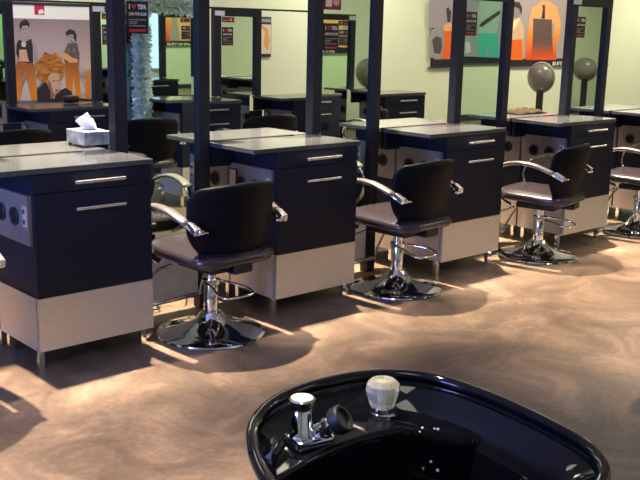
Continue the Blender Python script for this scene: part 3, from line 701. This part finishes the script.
# cables on the floor under the first mirror
for k, pts in enumerate(([(.75, .50, .006), (.85, .43, .02), (.90, .52, .008), (1.0, .44, .05), (1.08, .52, .006)], [(.72, .66, .008), (.85, .62, .10), (.97, .61, .03), (1.06, .68, .008)])):
    bm = bmesh.new(); bm_tube(bm, smooth_path(pts, 8), .0045, 6)
    tag(finish('power_cable', bm, RUBBER, smooth=True), ['loose black power cable on the floor under the leftmost mirror', 'thin black cable hanging behind the closest chair base'][k], 'cable')

# ------------------------------------------------------------------ shampoo bowl
BC = Vector((-.655, -2.63, .82)); BA, BB = .24, .26
RIM = [(-.881, -2.563), (-.835, -2.478), (-.778, -2.410), (-.720, -2.372), (-.664, -2.354), (-.560, -2.355), (-.466, -2.387), (-.410, -2.454), (-.395, -2.560), (-.402, -2.649),
       (-.418, -2.737), (-.436, -2.800), (-.468, -2.846), (-.520, -2.880), (-.600, -2.902), (-.700, -2.908), (-.800, -2.885), (-.875, -2.830), (-.915, -2.750), (-.910, -2.650)]
RIM = sorted((math.atan2(y - BC.y, x - BC.x) % (2 * PI), math.hypot(x - BC.x, y - BC.y)) for x, y in RIM)
def rim_r(t):
    t %= 2 * PI; n = len(RIM)
    for i in range(n):
        a0, r0 = RIM[i]; a1, r1 = RIM[(i + 1) % n]
        if i == n - 1: a1 += 2 * PI; t2 = t + 2 * PI if t < a0 else t
        else: t2 = t
        if a0 <= t2 <= a1:
            f = (t2 - a0) / (a1 - a0); rm = RIM[i - 1][1]; rp = RIM[(i + 2) % n][1]
            return .5 * (2 * r0 + (r1 - rm) * f + (2 * rm - 5 * r0 + 4 * r1 - rp) * f * f + (3 * r0 - rm - 3 * r1 + rp) * f ** 3)
_rr = [rim_r(2 * PI * k / 256) for k in range(256)]
_rs = [sum(_rr[(k + j) % 256] for j in range(-5, 6)) / 11 - .010 for k in range(256)]
def rim_s(t):
    f = (t % (2 * PI)) / (2 * PI) * 256; k = int(f) % 256; f -= int(f)
    return _rs[k] * (1 - f) + _rs[(k + 1) % 256] * f
def sup(t): r = rim_s(t); return r * math.cos(t) / BA, r * math.sin(t) / BB
def sstep(x): x = min(1, max(0, x)); return x * x * (3 - 2 * x)
def bowl_z(x, y, s):
    basin = -.205 * (1 - s ** 7) ** 1.0 - .0
    wallz = -.205 + .205 * s ** 11
    z = min(basin, wallz) if s < .999 else 0
    yd = .100 + .016 * math.cos(x * 16 + .5) - max(0, x - .12) * 1.0
    deck = -.042 + .006 * math.sin(x * 18)
    mk = sstep((y - yd) / .034)
    zz = max(z, deck)
    z = z + (zz - z) * mk
    # ridge curving down the right side of the basin
    rd = abs(x - (.10 + .5 * max(0, .06 - y))) ; z += .035 * math.exp(-(rd / .035) ** 2) * sstep((.10 - y) / .05) * (s < .9)
    return z
root = tag(empty('shampoo_bowl', BC), 'glossy black shampoo bowl with chrome fittings in the foreground', 'sink')
bm = bmesh.new(); NT, NS = 240, 110; rings = []
for j in range(1, NS + 1):
    s = (j / NS) ** .75; ring = []
    for i in range(NT):
        cx, cy = sup(2 * PI * i / NT); x, y = cx * BA * s, cy * BB * s; ring.append(bm.verts.new((x, y, bowl_z(x, y, s))))
    rings.append(ring)
# outer shell going down
for sc, z in ((1.035, .004), (1.03, -.010), (.90, -.022), (.80, -.08), (.68, -.16), (.55, -.225), (.40, -.235)):
    rings.append([bm.verts.new((sup(2 * PI * i / NT)[0] * BA * sc, sup(2 * PI * i / NT)[1] * BB * sc, z)) for i in range(NT)])
for a, b in zip(rings, rings[1:]):
    for i in range(NT): bm.faces.new((a[i], a[(i + 1) % NT], b[(i + 1) % NT], b[i]))
bm.faces.new(rings[0][::-1]); bm.faces.new(rings[-1])
basin = finish('basin', bm, PORC, root, smooth=True)
bm = bmesh.new(); bm_tube(bm, [(sup(2 * PI * i / NT)[0] * BA * 1.02, sup(2 * PI * i / NT)[1] * BB * 1.02, .004) for i in range(NT)], .0105, 12, closed=True); finish('rolled_rim', bm, PORC, root, smooth=True)
bm = bmesh.new(); bm_lathe(bm, [(.024, -.206), (.024, -.200), (.016, -.201)], 24, (-.02, -.04, 0)); finish('drain', bm, CHROME, root, smooth='auto')
bm = bmesh.new(); bm_lathe(bm, [(.16, -.82), (.16, -.80), (.10, -.78), (.085, -.5), (.09, -.25), (.095, -.24)], 40); finish('pedestal', bm, RUBBER, root, smooth='auto')
def at_z(a, b, z):
    d = FV + RV * (a - 320) / FPX + UV * (240 - b) / FPX; t = (z - CAM.z) / d.z; return CAM + d * t - BC
dz = -.042
# chrome spray fitting
p = at_z(309, 440, .82 + dz); p.z = dz - .006
fit = empty('spray_fitting', p, math.radians(-12)); fit.parent = root
bm = bmesh.new(); bm_prism(bm, [(-.036, -.022), (-.028, -.028), (.030, -.028), (.037, -.020), (.037, .020), (.030, .028), (-.028, .028), (-.036, .022)], 0, .018, 'z'); finish('chrome_plate', bm, CHROME, fit, bevel=.005, seg=3)
bm = bmesh.new(); bm_lathe(bm, [(.024, .018), (.0175, .026), (.016, .055), (.013, .060)], 28, (-.012, .004, 0)); finish('chrome_body', bm, CHROME, fit, smooth='auto')
bm = bmesh.new(); bm_lathe(bm, [(.0135, .060), (.0205, .064), (.0215, .070), (.0215, .078), (.018, .081)], 32, (-.012, .004, 0)); finish('cap', bm, mat('brass_chrome_cap', (.80, .76, .62), .15, 1.0), fit, smooth='auto')
ax = (RV * .72 + UV * .50 - FV * .42).normalized(); ax = Matrix.Rotation(math.radians(12), 3, 'Z') @ ax
ROT = ax.to_track_quat('Z', 'Y').to_matrix()
bm = bmesh.new(); bm_lathe(bm, [(.012, .0), (.0165, .010), (.0165, .026), (.012, .028), (.008, .029), (.008, .044)], 28, (.010, -.004, .016), ROT); finish('side_outlet', bm, CHROME, fit, smooth='auto')
bm = bmesh.new(); bm_lathe(bm, [(.010, .038), (.021, .042), (.0235, .047), (.0235, .060), (.021, .063), (.017, .062), (.016, .056)], 36, (.010, -.004, .016), ROT); finish('black_knob', bm, RUBBER, fit, smooth='auto')
# acrylic tap
p = at_z(382, 414, .82 + dz); p.z = dz - .004
tap = empty('acrylic_tap', p); tap.parent = root
bm = bmesh.new(); bm_lathe(bm, [(.027, 0), (.027, .006), (.020, .010), (.0195, .018), (.021, .020)], 32); finish('chrome_collar', bm, CHROME, tap, smooth='auto')
bm = bmesh.new(); bm_lathe(bm, [(.012, .018), (.0225, .021), (.0250, .032), (.0300, .048), (.0290, .060), (.021, .068), (.0165, .069), (.014, .066)], 10); finish('acrylic_handle', bm, GLASSY, tap)
bm = bmesh.new(); bm_lathe(bm, [(.006, .020), (.006, .060)], 12); finish('spindle', bm, BRIGHT, tap, smooth='auto')
random.seed(3)
bm = bmesh.new()
for _ in range(70):                                   # water drops left in the basin
    x = random.uniform(-.05, .17); y = random.uniform(-.12, .10); k = max(abs(x) / BA, abs(y) / BB); sres = math.hypot(x, y) / rim_s(math.atan2(y, x))
    q = random.uniform(.0018, .0036); bmesh.ops.create_icosphere(bm, subdivisions=1, radius=q, matrix=Matrix.Translation((x, y, bowl_z(x, y, sres) + q * .3)))
o = finish('water_drops', bm, mat('water', (.9, .95, 1), .02, spec=1), root, smooth=True); o['kind'] = 'stuff'
